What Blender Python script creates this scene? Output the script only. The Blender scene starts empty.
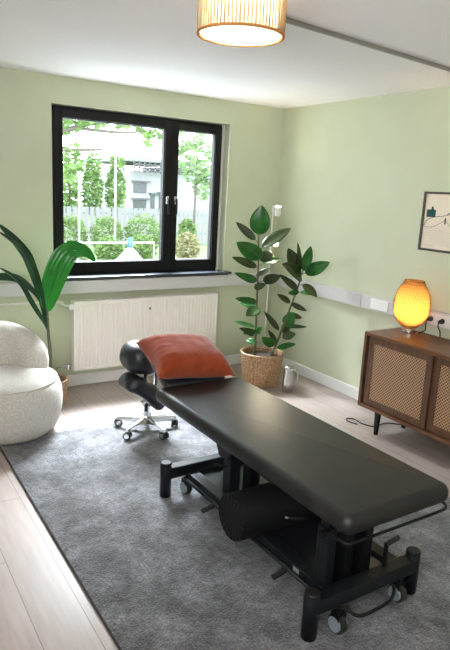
import bpy, bmesh, math, random
from mathutils import Vector, Matrix, noise
S = bpy.context.scene
COL = S.collection
rnd = random.Random(7)
PI = math.pi

# ------------------------------------------------------------------ camera
cam_d = bpy.data.cameras.new('camera')
cam = bpy.data.objects.new('camera', cam_d); COL.objects.link(cam)
cam_d.sensor_fit = 'VERTICAL'; cam_d.sensor_height = 36.0
cam_d.lens = 36.0 * 595.4 / 650.0
cam_d.clip_start = 0.05; cam_d.clip_end = 200
def cam_matrix(yaw, pitch, roll, loc):
    f = Vector((-math.sin(yaw)*math.cos(pitch), math.cos(yaw)*math.cos(pitch), math.sin(pitch)))
    r = Vector((math.cos(yaw), math.sin(yaw), 0)); u = r.cross(f)
    c, s = math.cos(roll), math.sin(roll)
    r2 = r*c + u*s; u2 = -r*s + u*c
    m = Matrix((r2, u2, -f)).transposed().to_4x4(); m.translation = loc
    return m
cam.matrix_world = cam_matrix(-0.5762, -0.2218, 0.0511, Vector((-3.6694, -4.805, 1.7094)))
S.camera = cam

# ------------------------------------------------------------------ world, light, exposure
S.view_settings.view_transform = 'Standard'; S.view_settings.look = 'None'
S.view_settings.gamma = 1.0; S.view_settings.use_curve_mapping = False
S.view_settings.exposure = 0.16
try:
    S.cycles.use_denoising = True
    S.cycles.max_bounces = 10; S.cycles.diffuse_bounces = 6; S.cycles.transparent_max_bounces = 24
    S.cycles.sample_clamp_indirect = 6.0
except Exception: pass
W = bpy.data.worlds.new('sky'); S.world = W; W.use_nodes = True
nt = W.node_tree; nt.nodes.clear()
wo = nt.nodes.new('ShaderNodeOutputWorld'); bg = nt.nodes.new('ShaderNodeBackground')
tc = nt.nodes.new('ShaderNodeTexCoord'); sx = nt.nodes.new('ShaderNodeSeparateXYZ')
cr = nt.nodes.new('ShaderNodeValToRGB')
cr.color_ramp.elements[0].position = 0.0; cr.color_ramp.elements[0].color = (0.93, 0.97, 1.0, 1)
cr.color_ramp.elements[1].position = 0.8; cr.color_ramp.elements[1].color = (0.75, 0.88, 1.0, 1)
nt.links.new(tc.outputs['Generated'], sx.inputs[0]); nt.links.new(sx.outputs['Z'], cr.inputs[0])
nt.links.new(cr.outputs[0], bg.inputs[0]); bg.inputs[1].default_value = 7.6
nt.links.new(bg.outputs[0], wo.inputs[0])

def area_light(name, loc, target, sx_, sy_, power, color):
    l = bpy.data.lights.new(name, 'AREA'); l.shape = 'RECTANGLE'; l.size = sx_; l.size_y = sy_
    l.energy = power; l.color = color
    o = bpy.data.objects.new(name, l); COL.objects.link(o)
    o.location = loc; o.rotation_euler = (Vector(target)-Vector(loc)).to_track_quat('-Z', 'Y').to_euler()
    return o
area_light('window_daylight', (-1.0, 1.75, 3.84), (-1.75, -0.9, 0.3), 2.2, 0.85, 2400, (0.86, 0.91, 1.0))
area_light('side_fill_light', (-4.95, -4.9, 1.85), (-3.9, -4.1, 3.6), 2.2, 0.9, 140, (0.94, 0.92, 1.0))  # added fill light at an unseen opening behind the camera

# ------------------------------------------------------------------ materials
def sock(n, *names):
    for k in names:
        if k in n.inputs: return n.inputs[k]
def mat(name, col, rough=0.5, metal=0.0, col2=None, nscale=20.0, nstretch=(1,1,1), bump=0.0, bscale=200.0, bdist=0.002,
        spec=0.5, detail=4.0, transl=0.0, emis=None, estr=0.0, sheen=0.0, ramp=(0.35, 0.65)):
    m = bpy.data.materials.new(name); m.use_nodes = True
    t = m.node_tree; b = t.nodes['Principled BSDF']
    b.inputs['Base Color'].default_value = (*col, 1); b.inputs['Roughness'].default_value = rough
    b.inputs['Metallic'].default_value = metal
    sock(b, 'Specular IOR Level', 'Specular').default_value = spec
    if sheen: sock(b, 'Sheen Weight', 'Sheen').default_value = sheen
    if emis: sock(b, 'Emission Color', 'Emission').default_value = (*emis, 1); b.inputs['Emission Strength'].default_value = estr
    tcn = t.nodes.new('ShaderNodeTexCoord'); mp = t.nodes.new('ShaderNodeMapping')
    mp.inputs['Scale'].default_value = nstretch
    t.links.new(tcn.outputs['Object'], mp.inputs[0])
    if col2:
        n = t.nodes.new('ShaderNodeTexNoise'); n.inputs['Scale'].default_value = nscale; n.inputs['Detail'].default_value = detail
        r = t.nodes.new('ShaderNodeValToRGB')
        r.color_ramp.elements[0].position = ramp[0]; r.color_ramp.elements[0].color = (*col, 1)
        r.color_ramp.elements[1].position = ramp[1]; r.color_ramp.elements[1].color = (*col2, 1)
        t.links.new(mp.outputs[0], n.inputs['Vector']); t.links.new(n.outputs['Fac'], r.inputs[0])
        t.links.new(r.outputs[0], b.inputs['Base Color'])
    if bump:
        n2 = t.nodes.new('ShaderNodeTexNoise'); n2.inputs['Scale'].default_value = bscale; n2.inputs['Detail'].default_value = 3
        bp = t.nodes.new('ShaderNodeBump'); bp.inputs['Strength'].default_value = bump; bp.inputs['Distance'].default_value = bdist
        t.links.new(tcn.outputs['Object'], n2.inputs['Vector']); t.links.new(n2.outputs['Fac'], bp.inputs['Height'])
        t.links.new(bp.outputs[0], b.inputs['Normal'])
    if transl:
        tr = t.nodes.new('ShaderNodeBsdfTranslucent'); mx = t.nodes.new('ShaderNodeMixShader')
        mx.inputs[0].default_value = transl; out = t.nodes['Material Output']
        if col2: t.links.new(r.outputs[0], tr.inputs[0])
        else: tr.inputs[0].default_value = (*col, 1)
        t.links.new(b.outputs[0], mx.inputs[1]); t.links.new(tr.outputs[0], mx.inputs[2]); t.links.new(mx.outputs[0], out.inputs[0])
    return m
M = {}
M['wall'] = mat('pale_green_paint', (0.555, 0.585, 0.42), 0.85, col2=(0.58, 0.61, 0.445), nscale=3, bump=0.15, bscale=150)
M['plaster'] = mat('white_plaster', (0.90, 0.87, 0.89), 0.9, col2=(0.92, 0.89, 0.91), nscale=2, bump=0.1, bscale=120)
M['white'] = mat('white_lacquer', (0.80, 0.79, 0.76), 0.45)
M['trunking'] = mat('grey_white_plastic', (0.60, 0.58, 0.57), 0.45)
M['black_frame'] = mat('anthracite_window_frame', (0.007, 0.006, 0.0065), 0.5, spec=0.25)
M['sill'] = mat('dark_slate', (0.03, 0.034, 0.045), 0.25)
M['chrome'] = mat('chrome', (0.75, 0.75, 0.76), 0.15, 1.0)
M['steel'] = mat('brushed_steel', (0.55, 0.54, 0.53), 0.25, 1.0)
M['black_metal'] = mat('black_powder_coat', (0.004, 0.0042, 0.005), 0.45, spec=0.3)
M['grey_metal'] = mat('dark_grey_powder_coat', (0.007, 0.008, 0.010), 0.42, spec=0.3)
M['gloss_black'] = mat('glossy_black_plate', (0.012, 0.012, 0.014), 0.22)
M['leather'] = mat('charcoal_vinyl', (0.006, 0.006, 0.0065), 0.43, spec=0.42, col2=(0.011, 0.011, 0.0115), nscale=9, bump=0.12, bscale=420, bdist=0.001)
M['black_leather'] = mat('black_vinyl', (0.013, 0.014, 0.018), 0.42, bump=0.08, bscale=400, bdist=0.001)
M['bolster'] = mat('black_cotton_cover', (0.006, 0.006, 0.0065), 0.6, spec=0.2)
M['rubber'] = mat('black_rubber', (0.012, 0.012, 0.012), 0.6)
M['grey_plastic'] = mat('grey_wheel_plastic', (0.22, 0.25, 0.27), 0.4)
M['boucle'] = mat('cream_boucle', (0.48, 0.45, 0.40), 0.95, col2=(0.70, 0.665, 0.61), nscale=150, bump=0.8, bscale=170, bdist=0.006, sheen=0.3, spec=0.1)
M['pillow'] = mat('rust_linen', (0.22, 0.034, 0.009), 0.85, col2=(0.28, 0.048, 0.014), sheen=0.25, nscale=14, bump=0.3, bscale=350, bdist=0.001, spec=0.15)
M['walnut'] = mat('walnut_wood', (0.095, 0.038, 0.014), 0.34, col2=(0.18, 0.078, 0.031), nscale=6, nstretch=(5, 0.7, 5), detail=6)
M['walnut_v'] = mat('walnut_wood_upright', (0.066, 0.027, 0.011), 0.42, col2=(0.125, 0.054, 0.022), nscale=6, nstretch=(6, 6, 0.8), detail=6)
M['wicker'] = mat('wicker', (0.24, 0.135, 0.068), 0.75, col2=(0.48, 0.31, 0.175), nscale=60, nstretch=(1, 1, 0.7), bump=0.8, bscale=90, bdist=0.006)
M['radiator'] = mat('cream_radiator_enamel', (0.84, 0.79, 0.73), 0.4)
M['soil'] = mat('potting_soil', (0.03, 0.02, 0.012), 0.95, col2=(0.06, 0.04, 0.025), nscale=60, bump=0.8, bscale=60, bdist=0.01)
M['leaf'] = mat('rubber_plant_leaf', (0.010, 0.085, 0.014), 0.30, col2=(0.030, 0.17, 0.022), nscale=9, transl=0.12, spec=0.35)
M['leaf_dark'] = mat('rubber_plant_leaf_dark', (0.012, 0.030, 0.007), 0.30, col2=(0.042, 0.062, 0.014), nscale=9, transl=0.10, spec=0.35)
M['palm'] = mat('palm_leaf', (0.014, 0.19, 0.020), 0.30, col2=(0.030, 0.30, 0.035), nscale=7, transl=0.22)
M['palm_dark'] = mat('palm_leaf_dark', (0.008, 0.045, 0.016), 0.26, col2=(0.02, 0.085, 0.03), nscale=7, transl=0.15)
M['stem'] = mat('green_brown_stem', (0.05, 0.065, 0.025), 0.6, col2=(0.11, 0.10, 0.05), nscale=30)
M['cord'] = mat('black_cord', (0.014, 0.013, 0.012), 0.5)
M['picture_frame'] = mat('dark_brown_frame', (0.045, 0.028, 0.016), 0.45)
M['paper'] = mat('cream_paper', (0.72, 0.64, 0.52), 0.9, col2=(0.76, 0.68, 0.56), nscale=6)
M['teal_ink'] = mat('dark_teal_ink', (0.010, 0.075, 0.065), 0.8)
M['dark_ink'] = mat('brown_ink', (0.10, 0.085, 0.07), 0.8)
M['pale_ink'] = mat('pale_grey_ink', (0.80, 0.77, 0.72), 0.8)
M['line_ink'] = mat('grey_pencil_line', (0.46, 0.42, 0.37), 0.8)
M['bulb'] = mat('glowing_bulb', (1, 0.7, 0.35), 0.5, emis=(1.0, 0.62, 0.22), estr=14)
M['led'] = mat('glowing_spot_face', (1, 0.95, 0.85), 0.5, emis=(1.0, 0.90, 0.72), estr=5)
M['diffuser'] = mat('glowing_diffuser', (1, 0.95, 0.88), 0.5, emis=(1.0, 0.86, 0.66), estr=1.9)
M['bamboo'] = mat('bamboo_strip', (0.52, 0.27, 0.075), 0.6, transl=0.45)
M['paper_lining'] = mat('amber_paper_lining', (0.70, 0.42, 0.13), 0.8, transl=0.85, spec=0.1)
M['rattan'] = mat('rattan_rod', (0.42, 0.30, 0.15), 0.65, col2=(0.70, 0.56, 0.34), nscale=70, nstretch=(1, 1, 0.1), transl=0.3)
M['rattan_lining'] = mat('cream_shade_lining', (0.62, 0.50, 0.33), 0.8, transl=0.38, spec=0.1)
M['label_white'] = mat('white_sticker', (0.30, 0.30, 0.30), 0.6)
M['pale_liner'] = mat('lime_crack', (0.30, 0.27, 0.24), 0.9)

def glass_mat():
    m = bpy.data.materials.new('window_glass'); m.use_nodes = True; t = m.node_tree
    t.nodes.remove(t.nodes['Principled BSDF']); out = t.nodes['Material Output']
    a = t.nodes.new('ShaderNodeBsdfTransparent'); a.inputs[0].default_value = (0.97, 0.99, 0.98, 1)
    g = t.nodes.new('ShaderNodeBsdfGlossy'); g.inputs['Roughness'].default_value = 0.02
    mx = t.nodes.new('ShaderNodeMixShader'); mx.inputs[0].default_value = 0.035
    t.links.new(a.outputs[0], mx.inputs[1]); t.links.new(g.outputs[0], mx.inputs[2])
    t.links.new(mx.outputs[0], out.inputs[0]); return m
M['glass'] = glass_mat()

def plank_mat():
    m = bpy.data.materials.new('pale_oak_planks'); m.use_nodes = True; t = m.node_tree; b = t.nodes['Principled BSDF']
    tcn = t.nodes.new('ShaderNodeTexCoord'); mp = t.nodes.new('ShaderNodeMapping')
    mp.inputs['Rotation'].default_value = (0, 0, PI/2); mp.inputs['Location'].default_value = (0.33, -0.05, 0)
    br = t.nodes.new('ShaderNodeTexBrick'); br.offset = 0.43; br.offset_frequency = 2
    br.inputs['Scale'].default_value = 1.0; br.inputs['Brick Width'].default_value = 1.3; br.inputs['Row Height'].default_value = 0.2
    br.inputs['Mortar Size'].default_value = 0.0022; br.inputs['Mortar Smooth'].default_value = 0.1; br.inputs['Bias'].default_value = 0.0
    br.inputs['Color1'].default_value = (0.37, 0.305, 0.275, 1); br.inputs['Color2'].default_value = (0.43, 0.355, 0.325, 1)
    br.inputs['Mortar'].default_value = (0.20, 0.165, 0.145, 1)
    t.links.new(tcn.outputs['Object'], mp.inputs[0]); t.links.new(mp.outputs[0], br.inputs['Vector'])
    mp2 = t.nodes.new('ShaderNodeMapping'); mp2.inputs['Scale'].default_value = (14, 1.2, 1)
    n = t.nodes.new('ShaderNodeTexNoise'); n.inputs['Scale'].default_value = 3.0; n.inputs['Detail'].default_value = 6
    t.links.new(tcn.outputs['Object'], mp2.inputs[0]); t.links.new(mp2.outputs[0], n.inputs['Vector'])
    r = t.nodes.new('ShaderNodeValToRGB'); r.color_ramp.elements[0].color = (0.90, 0.885, 0.87, 1); r.color_ramp.elements[1].color = (1.06, 1.06, 1.06, 1)
    r.color_ramp.elements[0].position = 0.3; r.color_ramp.elements[1].position = 0.7
    t.links.new(n.outputs['Fac'], r.inputs[0])
    mx = t.nodes.new('ShaderNodeMix'); mx.data_type = 'RGBA'; mx.blend_type = 'MULTIPLY'; mx.inputs[0].default_value = 1.0
    t.links.new(br.outputs['Color'], mx.inputs[6]); t.links.new(r.outputs[0], mx.inputs[7])
    t.links.new(mx.outputs[2], b.inputs['Base Color']); b.inputs['Roughness'].default_value = 0.38
    return m
M['planks'] = plank_mat()

def rug_mat():
    m = mat('grey_plush_pile', (0.10, 0.10, 0.105), 0.95, spec=0.1, sheen=0.4)
    t = m.node_tree; b = t.nodes['Principled BSDF']; tcn = [n for n in t.nodes if n.type == 'TEX_COORD'][0]
    def nz(s, d, lo, hi, c0, c1):
        n = t.nodes.new('ShaderNodeTexNoise'); n.inputs['Scale'].default_value = s; n.inputs['Detail'].default_value = d
        r = t.nodes.new('ShaderNodeValToRGB'); r.color_ramp.elements[0].position = lo; r.color_ramp.elements[1].position = hi
        r.color_ramp.elements[0].color = (*c0, 1); r.color_ramp.elements[1].color = (*c1, 1)
        t.links.new(tcn.outputs['Object'], n.inputs['Vector']); t.links.new(n.outputs['Fac'], r.inputs[0]); return n, r
    n1, r1 = nz(6, 6, 0.38, 0.64, (0.080, 0.080, 0.085), (0.190, 0.190, 0.200))
    n2, r2 = nz(110, 3, 0.3, 0.7, (0.50, 0.50, 0.50), (1.35, 1.35, 1.35))
    n3, r3 = nz(34, 4, 0.36, 0.64, (0.68, 0.68, 0.68), (1.18, 1.18, 1.18))
    m0 = t.nodes.new('ShaderNodeMix'); m0.data_type = 'RGBA'; m0.blend_type = 'MULTIPLY'; m0.inputs[0].default_value = 1.0
    t.links.new(r1.outputs[0], m0.inputs[6]); t.links.new(r3.outputs[0], m0.inputs[7])
    mx = t.nodes.new('ShaderNodeMix'); mx.data_type = 'RGBA'; mx.blend_type = 'MULTIPLY'; mx.inputs[0].default_value = 1.0
    t.links.new(m0.outputs[2], mx.inputs[6]); t.links.new(r2.outputs[0], mx.inputs[7]); t.links.new(mx.outputs[2], b.inputs['Base Color'])
    bp = t.nodes.new('ShaderNodeBump'); bp.inputs['Strength'].default_value = 0.8; bp.inputs['Distance'].default_value = 0.01
    t.links.new(n2.outputs['Fac'], bp.inputs['Height']); t.links.new(bp.outputs[0], b.inputs['Normal'])
    return m
M['rug'] = rug_mat()

def cane_mat():
    m = mat('woven_cane', (0.45, 0.25, 0.11), 0.6)
    t = m.node_tree; b = t.nodes['Principled BSDF']; tcn = [n for n in t.nodes if n.type == 'TEX_COORD'][0]
    v = t.nodes.new('ShaderNodeTexVoronoi'); v.inputs['Scale'].default_value = 62; v.inputs['Randomness'].default_value = 0.0
    mp = t.nodes.new('ShaderNodeMapping'); mp.inputs['Rotation'].default_value = (PI/4, 0, 0); mp.inputs['Scale'].default_value = (0.0001, 1, 1)
    r = t.nodes.new('ShaderNodeValToRGB'); r.color_ramp.elements[0].position = 0.26; r.color_ramp.elements[1].position = 0.40
    r.color_ramp.elements[0].color = (0.035, 0.017, 0.008, 1); r.color_ramp.elements[1].color = (0.40, 0.235, 0.125, 1)
    t.links.new(tcn.outputs['Object'], mp.inputs[0]); t.links.new(mp.outputs[0], v.inputs['Vector'])
    t.links.new(v.outputs['Distance'], r.inputs[0]); t.links.new(r.outputs[0], b.inputs['Base Color'])
    bp = t.nodes.new('ShaderNodeBump'); bp.inputs['Strength'].default_value = 0.6; bp.inputs['Distance'].default_value = 0.003
    t.links.new(v.outputs['Distance'], bp.inputs['Height']); t.links.new(bp.outputs[0], b.inputs['Normal'])
    return m
M['cane'] = cane_mat()

# ------------------------------------------------------------------ mesh helpers (world coordinates)
def finish(o, smooth, bevel=0.0, seg=2, sub=0):
    if smooth:
        for p in o.data.polygons: p.use_smooth = True
    if bevel:
        md = o.modifiers.new('bevel', 'BEVEL'); md.width = bevel; md.segments = seg; md.limit_method = 'ANGLE'; md.angle_limit = math.radians(40)
    if sub:
        md = o.modifiers.new('sub', 'SUBSURF'); md.levels = sub; md.render_levels = sub
    return o
def wloc(o):
    v = Vector((0, 0, 0))
    while o: v = v + o.location; o = o.parent
    return v
def obj(name, bm, m, parent=None, smooth=False, bevel=0.0, sub=0, origin=None):
    off = wloc(parent) if parent else Vector((0, 0, 0))
    loc = Vector((0, 0, 0))
    if origin is not None: loc = Vector(origin) - off
    me = bpy.data.meshes.new(name)
    bmesh.ops.translate(bm, verts=bm.verts, vec=-(off + loc))
    bmesh.ops.recalc_face_normals(bm, faces=bm.faces)
    bm.to_mesh(me); bm.free()
    o = bpy.data.objects.new(name, me); COL.objects.link(o); o.location = loc
    if parent: o.parent = parent
    for x in (m if isinstance(m, (list, tuple)) else [m]): me.materials.append(M[x] if isinstance(x, str) else x)
    return finish(o, smooth, bevel, 2, sub)
def tag(o, label, cat, group=None):
    o['label'] = label; o['category'] = cat
    if group: o['group'] = group
    return o
def thing(name, label, cat, loc, group=None):
    o = bpy.data.objects.new(name, None); COL.objects.link(o); o.location = loc; o.empty_display_size = 0.1
    return tag(o, label, cat, group)
def struct(o): o['kind'] = 'structure'; return o
def stuff(o): o['kind'] = 'stuff'; return o
def BM(): return bmesh.new()
def box(bm, x0, x1, y0, y1, z0, z1, mtx=None):
    vs = [bm.verts.new((x, y, z)) for z in (z0, z1) for x, y in ((x0, y0), (x1, y0), (x1, y1), (x0, y1))]
    for f in ((0, 3, 2, 1), (4, 5, 6, 7), (0, 1, 5, 4), (1, 2, 6, 5), (2, 3, 7, 6), (3, 0, 4, 7)): bm.faces.new([vs[i] for i in f])
    if mtx: bmesh.ops.transform(bm, matrix=mtx, verts=vs)
    return bm
def frame_of(d):
    d = d.normalized(); a = Vector((0, 0, 1)) if abs(d.z) < 0.9 else Vector((1, 0, 0))
    u = d.cross(a).normalized(); return u, d.cross(u).normalized()
def tube(bm, pts, r, seg=10, caps=True):
    pts = [Vector(p) for p in pts]; n = len(pts)
    rs = r if isinstance(r, (list, tuple)) else [r]*n
    rings = []; u = None
    for i, p in enumerate(pts):
        d = (pts[min(i+1, n-1)] - pts[max(i-1, 0)]).normalized()
        if u is None: u, v = frame_of(d)
        else:
            u = (u - d*u.dot(d)).normalized(); v = d.cross(u)
        rings.append([bm.verts.new(p + (u*math.cos(2*PI*k/seg) + v*math.sin(2*PI*k/seg))*rs[i]) for k in range(seg)])
    for a, b in zip(rings, rings[1:]):
        for k in range(seg): bm.faces.new((a[k], a[(k+1) % seg], b[(k+1) % seg], b[k]))
    if caps: bm.faces.new(rings[0][::-1]); bm.faces.new(rings[-1])
    return bm
def smooth_path(pts, n=6):
    P = [Vector(p) for p in pts]; out = []
    for i in range(len(P)-1):
        p0, p1, p2, p3 = P[max(i-1, 0)], P[i], P[i+1], P[min(i+2, len(P)-1)]
        for k in range(n):
            t = k/n
            out.append(0.5*((2*p1) + (p2-p0)*t + (2*p0-5*p1+4*p2-p3)*t*t + (3*p1-p0-3*p2+p3)*t**3))
    out.append(P[-1]); return out
def lathe(bm, prof, c, seg=40, cap0=True, cap1=True):
    rings = [[bm.verts.new((c[0]+r*math.cos(2*PI*k/seg), c[1]+r*math.sin(2*PI*k/seg), c[2]+z)) for k in range(seg)] for r, z in prof]
    for a, b in zip(rings, rings[1:]):
        for k in range(seg): bm.faces.new((a[k], a[(k+1) % seg], b[(k+1) % seg], b[k]))
    if cap0: bm.faces.new(rings[0][::-1])
    if cap1: bm.faces.new(rings[-1])
    return bm
def slab(bm, cx, cy, hx, hy, z0, z1, rc, re, mtx=None, n=6, dome=0.0):
    """cushion: rounded plan corners rc, rounded top and bottom edges re"""
    def outline(ins):
        r = max(rc-ins, 0.004); pts = []
        for sx_, sy_, a0 in ((1, 1, 0), (-1, 1, PI/2), (-1, -1, PI), (1, -1, 1.5*PI)):
            for k in range(n+1):
                a = a0 + k*PI/2/n
                pts.append((sx_*(hx-ins-r)+r*math.cos(a), sy_*(hy-ins-r)+r*math.sin(a)))
        return pts
    prof = []
    for k in range(6):
        a = k/5*PI/2; prof.append((re*(1-math.sin(a)), z0 + re*(1-math.cos(a))))
    for k in range(6):
        a = k/5*PI/2; prof.append((re*(1-math.cos(a)), z1 - re*(1-math.sin(a))))
    vs = []; rings = []
    for ins, z in prof:
        rg = [bm.verts.new((cx+x, cy+y, z)) for x, y in outline(ins)]; rings.append(rg); vs += rg
    m_ = len(rings[0])
    for a, b in zip(rings, rings[1:]):
        for k in range(m_): bm.faces.new((a[k], a[(k+1) % m_], b[(k+1) % m_], b[k]))
    bm.faces.new(rings[0][::-1]); bm.faces.new(rings[-1])
    if mtx: bmesh.ops.transform(bm, matrix=mtx, verts=vs)
    return bm
def ellipsoid(bm, c, rx, ry, rz, p=2.0, seg=28, rings=16, mtx=None):
    def sg(v, e): return math.copysign(abs(v)**e, v)
    e = 2.0/p; R = []; vs = []
    for i in range(1, rings):
        th = -PI/2 + PI*i/rings
        rg = [bm.verts.new((rx*sg(math.cos(th), e)*sg(math.cos(2*PI*k/seg), e), ry*sg(math.cos(th), e)*sg(math.sin(2*PI*k/seg), e), rz*sg(math.sin(th), e))) for k in range(seg)]
        R.append(rg); vs += rg
    b, t = bm.verts.new((0, 0, -rz)), bm.verts.new((0, 0, rz)); vs += [b, t]
    for a, d in zip(R, R[1:]):
        for k in range(seg): bm.faces.new((a[k], a[(k+1) % seg], d[(k+1) % seg], d[k]))
    for k in range(seg):
        bm.faces.new((b, R[0][(k+1) % seg], R[0][k])); bm.faces.new((t, R[-1][k], R[-1][(k+1) % seg]))
    mm = Matrix.Translation(c) @ (mtx or Matrix())
    bmesh.ops.transform(bm, matrix=mm, verts=vs)
    return bm
def RX(a): return Matrix.Rotation(a, 4, 'X')
def RY(a): return Matrix.Rotation(a, 4, 'Y')
def RZ(a): return Matrix.Rotation(a, 4, 'Z')
def T(*v): return Matrix.Translation(v)

# ------------------------------------------------------------------ room shell
XL, YF, H = -4.7, -6.6, 2.5
WX0, WX1, WZ0, WZ1 = -2.236, -0.597, 0.935, 2.30
b = box(BM(), XL, 0, YF, 0, -0.1, 0); struct(obj('floor', b, 'planks'))
b = box(BM(), XL-.2, 0.2, YF-.2, 0.3, H, H+.15); struct(obj('ceiling', b, 'plaster'))
b = BM()
box(b, XL, WX0, 0, 0.26, -0.1, H); box(b, WX1, 0.2, 0, 0.26, -0.1, H)
box(b, WX0, WX1, 0, 0.26, -0.1, WZ0); box(b, WX0, WX1, 0, 0.26, WZ1, H)
struct(obj('wall_back', b, 'wall'))
b = box(BM(), 0, 0.2, YF, 0, -0.1, H); struct(obj('wall_right', b, 'wall'))
b = BM()
box(b, XL-.2, XL, YF, -6.0, -0.1, H); box(b, XL-.2, XL, -3.9, 0.26, -0.1, H)
box(b, XL-.2, XL, -6.0, -3.9, -0.1, 1.5); box(b, XL-.2, XL, -6.0, -3.9, 2.40, H)  # opening added out of view to let the side fill in
struct(obj('wall_left', b, 'wall'))
b = box(BM(), XL-.2, 0.2, YF-.2, YF, -0.1, H)
struct(obj('wall_front', b, 'wall'))
b = box(BM(), XL, -0.016, -0.016, 0, 0, 0.1); struct(obj('baseboard_back', b, 'white', bevel=0.004))
b = box(BM(), -0.016, 0, YF, 0, 0, 0.1); struct(obj('baseboard_right', b, 'white', bevel=0.004))
# cable trunking round the room, at sill height
b = box(BM(), XL, -0.06, -0.06, 0, 0.815, 0.925); struct(obj('trim_1', b, 'trunking', bevel=0.005))
b = BM(); edges = [-0.0, -1.305, -1.95, -2.75, -3.6, -4.6, -5.6, YF]
for a, c in zip(edges, edges[1:]): box(b, -0.06, 0, c+0.0015, a-0.0015, 0.815, 0.925)
struct(obj('trim_2', b, 'trunking', bevel=0.004))

# window
FY0, FY1 = 0.07, 0.15
win = struct(bpy.data.objects.new('window_1', None)); COL.objects.link(win); win.location = (-1.4, 0.1, WZ0)
def ring(bm, x0, x1, z0, z1, w, y0, y1, wb=None):
    wb = wb or w
    box(bm, x0, x0+w, y0, y1, z0, z1); box(bm, x1-w, x1, y0, y1, z0, z1)
    box(bm, x0+w, x1-w, y0, y1, z1-w, z1); box(bm, x0+w, x1-w, y0, y1, z0, z0+wb)
b = BM(); ring(b, WX0, -0.632, 0.955, WZ1-.005, 0.035, FY0+.02, FY1); obj('window_frame', b, 'black_frame', win, bevel=0.003)
b = box(BM(), -0.640, WX1, FY0+.03, FY1, 0.955, WZ1); obj('reveal_filler', b, 'white', win)
for x0, x1 in ((-2.198, -1.160), (-1.156, -0.645)):
    b = BM(); ring(b, x0, x1, 0.975, 2.275, 0.066, FY0-.012, FY1-.02, 0.088); s = obj('sash', b, 'black_frame', win, bevel=0.005)
    b = BM(); ring(b, x0+.062, x1-.062, 1.058, 2.213, 0.010, FY0+.004, FY1-.03); obj('glazing_bead', b, 'grey_metal', s)
    b = box(BM(), x0+.068, x1-.068, 0.105, 0.111, 1.060, 2.207); obj('glass', b, 'glass', s)
    hx = -1.193 if x0 < -2 else -1.115
    b = tube(BM(), [(hx, FY0-.012, 1.60), (hx, FY0-.045, 1.60)], 0.012, 12)
    box(b, hx-.013, hx+.013, FY0-.022, FY0-.012, 1.565, 1.635); h = obj('handle_rosette', b, 'chrome', s, smooth=False, bevel=0.002)
    b = tube(BM(), smooth_path([(hx, FY0-.045, 1.615), (hx, FY0-.050, 1.56), (hx, FY0-.048, 1.48)]), [0.010]*13, 10); obj('window_handle', b, 'black_frame', s, smooth=True)
b = box(BM(), WX0-.02, -0.555, -0.085, FY0+.02, 0.937, 0.957); struct(obj('trim_3', b, 'sill', bevel=0.004))

# ------------------------------------------------------------------ rug
M['binding'] = mat('dark_binding', (0.03, 0.028, 0.027), 0.9)
def rug():
    b = BM(); nx, ny = 70, 80; x0, x1, y0, y1 = -2.905, -0.77, -3.95, -0.945; h = 0.016
    r2 = random.Random(3)
    V = [[b.verts.new((x0+(x1-x0)*i/nx, y0+(y1-y0)*j/ny, h + (r2.random()-.5)*.004 if 0 < i < nx and 0 < j < ny else h*.75)) for i in range(nx+1)] for j in range(ny+1)]
    for j in range(ny):
        for i in range(nx): b.faces.new((V[j][i], V[j][i+1], V[j+1][i+1], V[j+1][i]))
    per = [V[0][i] for i in range(nx+1)] + [V[j][nx] for j in range(1, ny+1)] + [V[ny][i] for i in range(nx-1, -1, -1)] + [V[j][0] for j in range(ny-1, 0, -1)]
    low = [b.verts.new((v.co.x, v.co.y, 0.001)) for v in per]; n = len(per)
    for k in range(n): b.faces.new((per[k], low[k], low[(k+1) % n], per[(k+1) % n]))
    b.faces.new(low)
    t = thing('area_rug', 'large grey plush rug on the floor under the treatment table', 'rug', (-1.84, -2.45, 0))
    obj('pile', b, 'rug', t)
    P = [(x0, y0), (x1, y0), (x1, y1), (x0, y1), (x0, y0)]
    obj('edge_binding', tube(BM(), [(x, y, .0075) for x, y in P], .006, 6), 'binding', t)
rug()
RUG = 0.018

# ------------------------------------------------------------------ treatment table
tt = thing('treatment_table', 'charcoal padded height-adjustable treatment table on a black wheeled frame', 'treatment table', (-1.95, -2.7, RUG))
TX0, TX1, TY0, TY1 = -2.245, -1.665, -3.475, -1.90
b = slab(BM(), (TX0+TX1)/2, (TY0+TY1)/2, (TX1-TX0)/2, (TY1-TY0)/2, 0.520, 0.602, 0.045, 0.036); obj('tabletop', b, 'leather', tt, smooth=True)
hm = T(-1.945, -1.895, 0.555) @ RX(math.radians(26))
b = slab(BM(), 0, 0.19, 0.205, 0.18, -0.03, 0.035, 0.04, 0.028, hm); obj('headrest', b, 'black_leather', tt, smooth=True)
for s in (-1, 1): obj('headrest_bracket', tube(BM(), [hm @ Vector((s*.1, 0.24, -0.035)), (-1.945+s*.1, -1.99, 0.49)], 0.011, 8), 'black_metal', tt)
b = BM(); ring_z = (0.478, 0.520)
for x in (-2.13, -1.80): box(b, x, x+.035, -3.38, -1.98, *ring_z)
for y in (-3.36, -2.72, -2.02): box(b, -2.13, -1.765, y, y+.04, *ring_z)
obj('top_frame', b, 'black_metal', tt, bevel=0.003)
FX = (-2.243, -1.665); FYs = (-2.08, -3.325)
for y in FYs:
    b = box(BM(), FX[0], FX[1], y-.03, y+.03, 0.125, 0.190); obj('crossbeam', b, 'grey_metal', tt, bevel=0.006)
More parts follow.
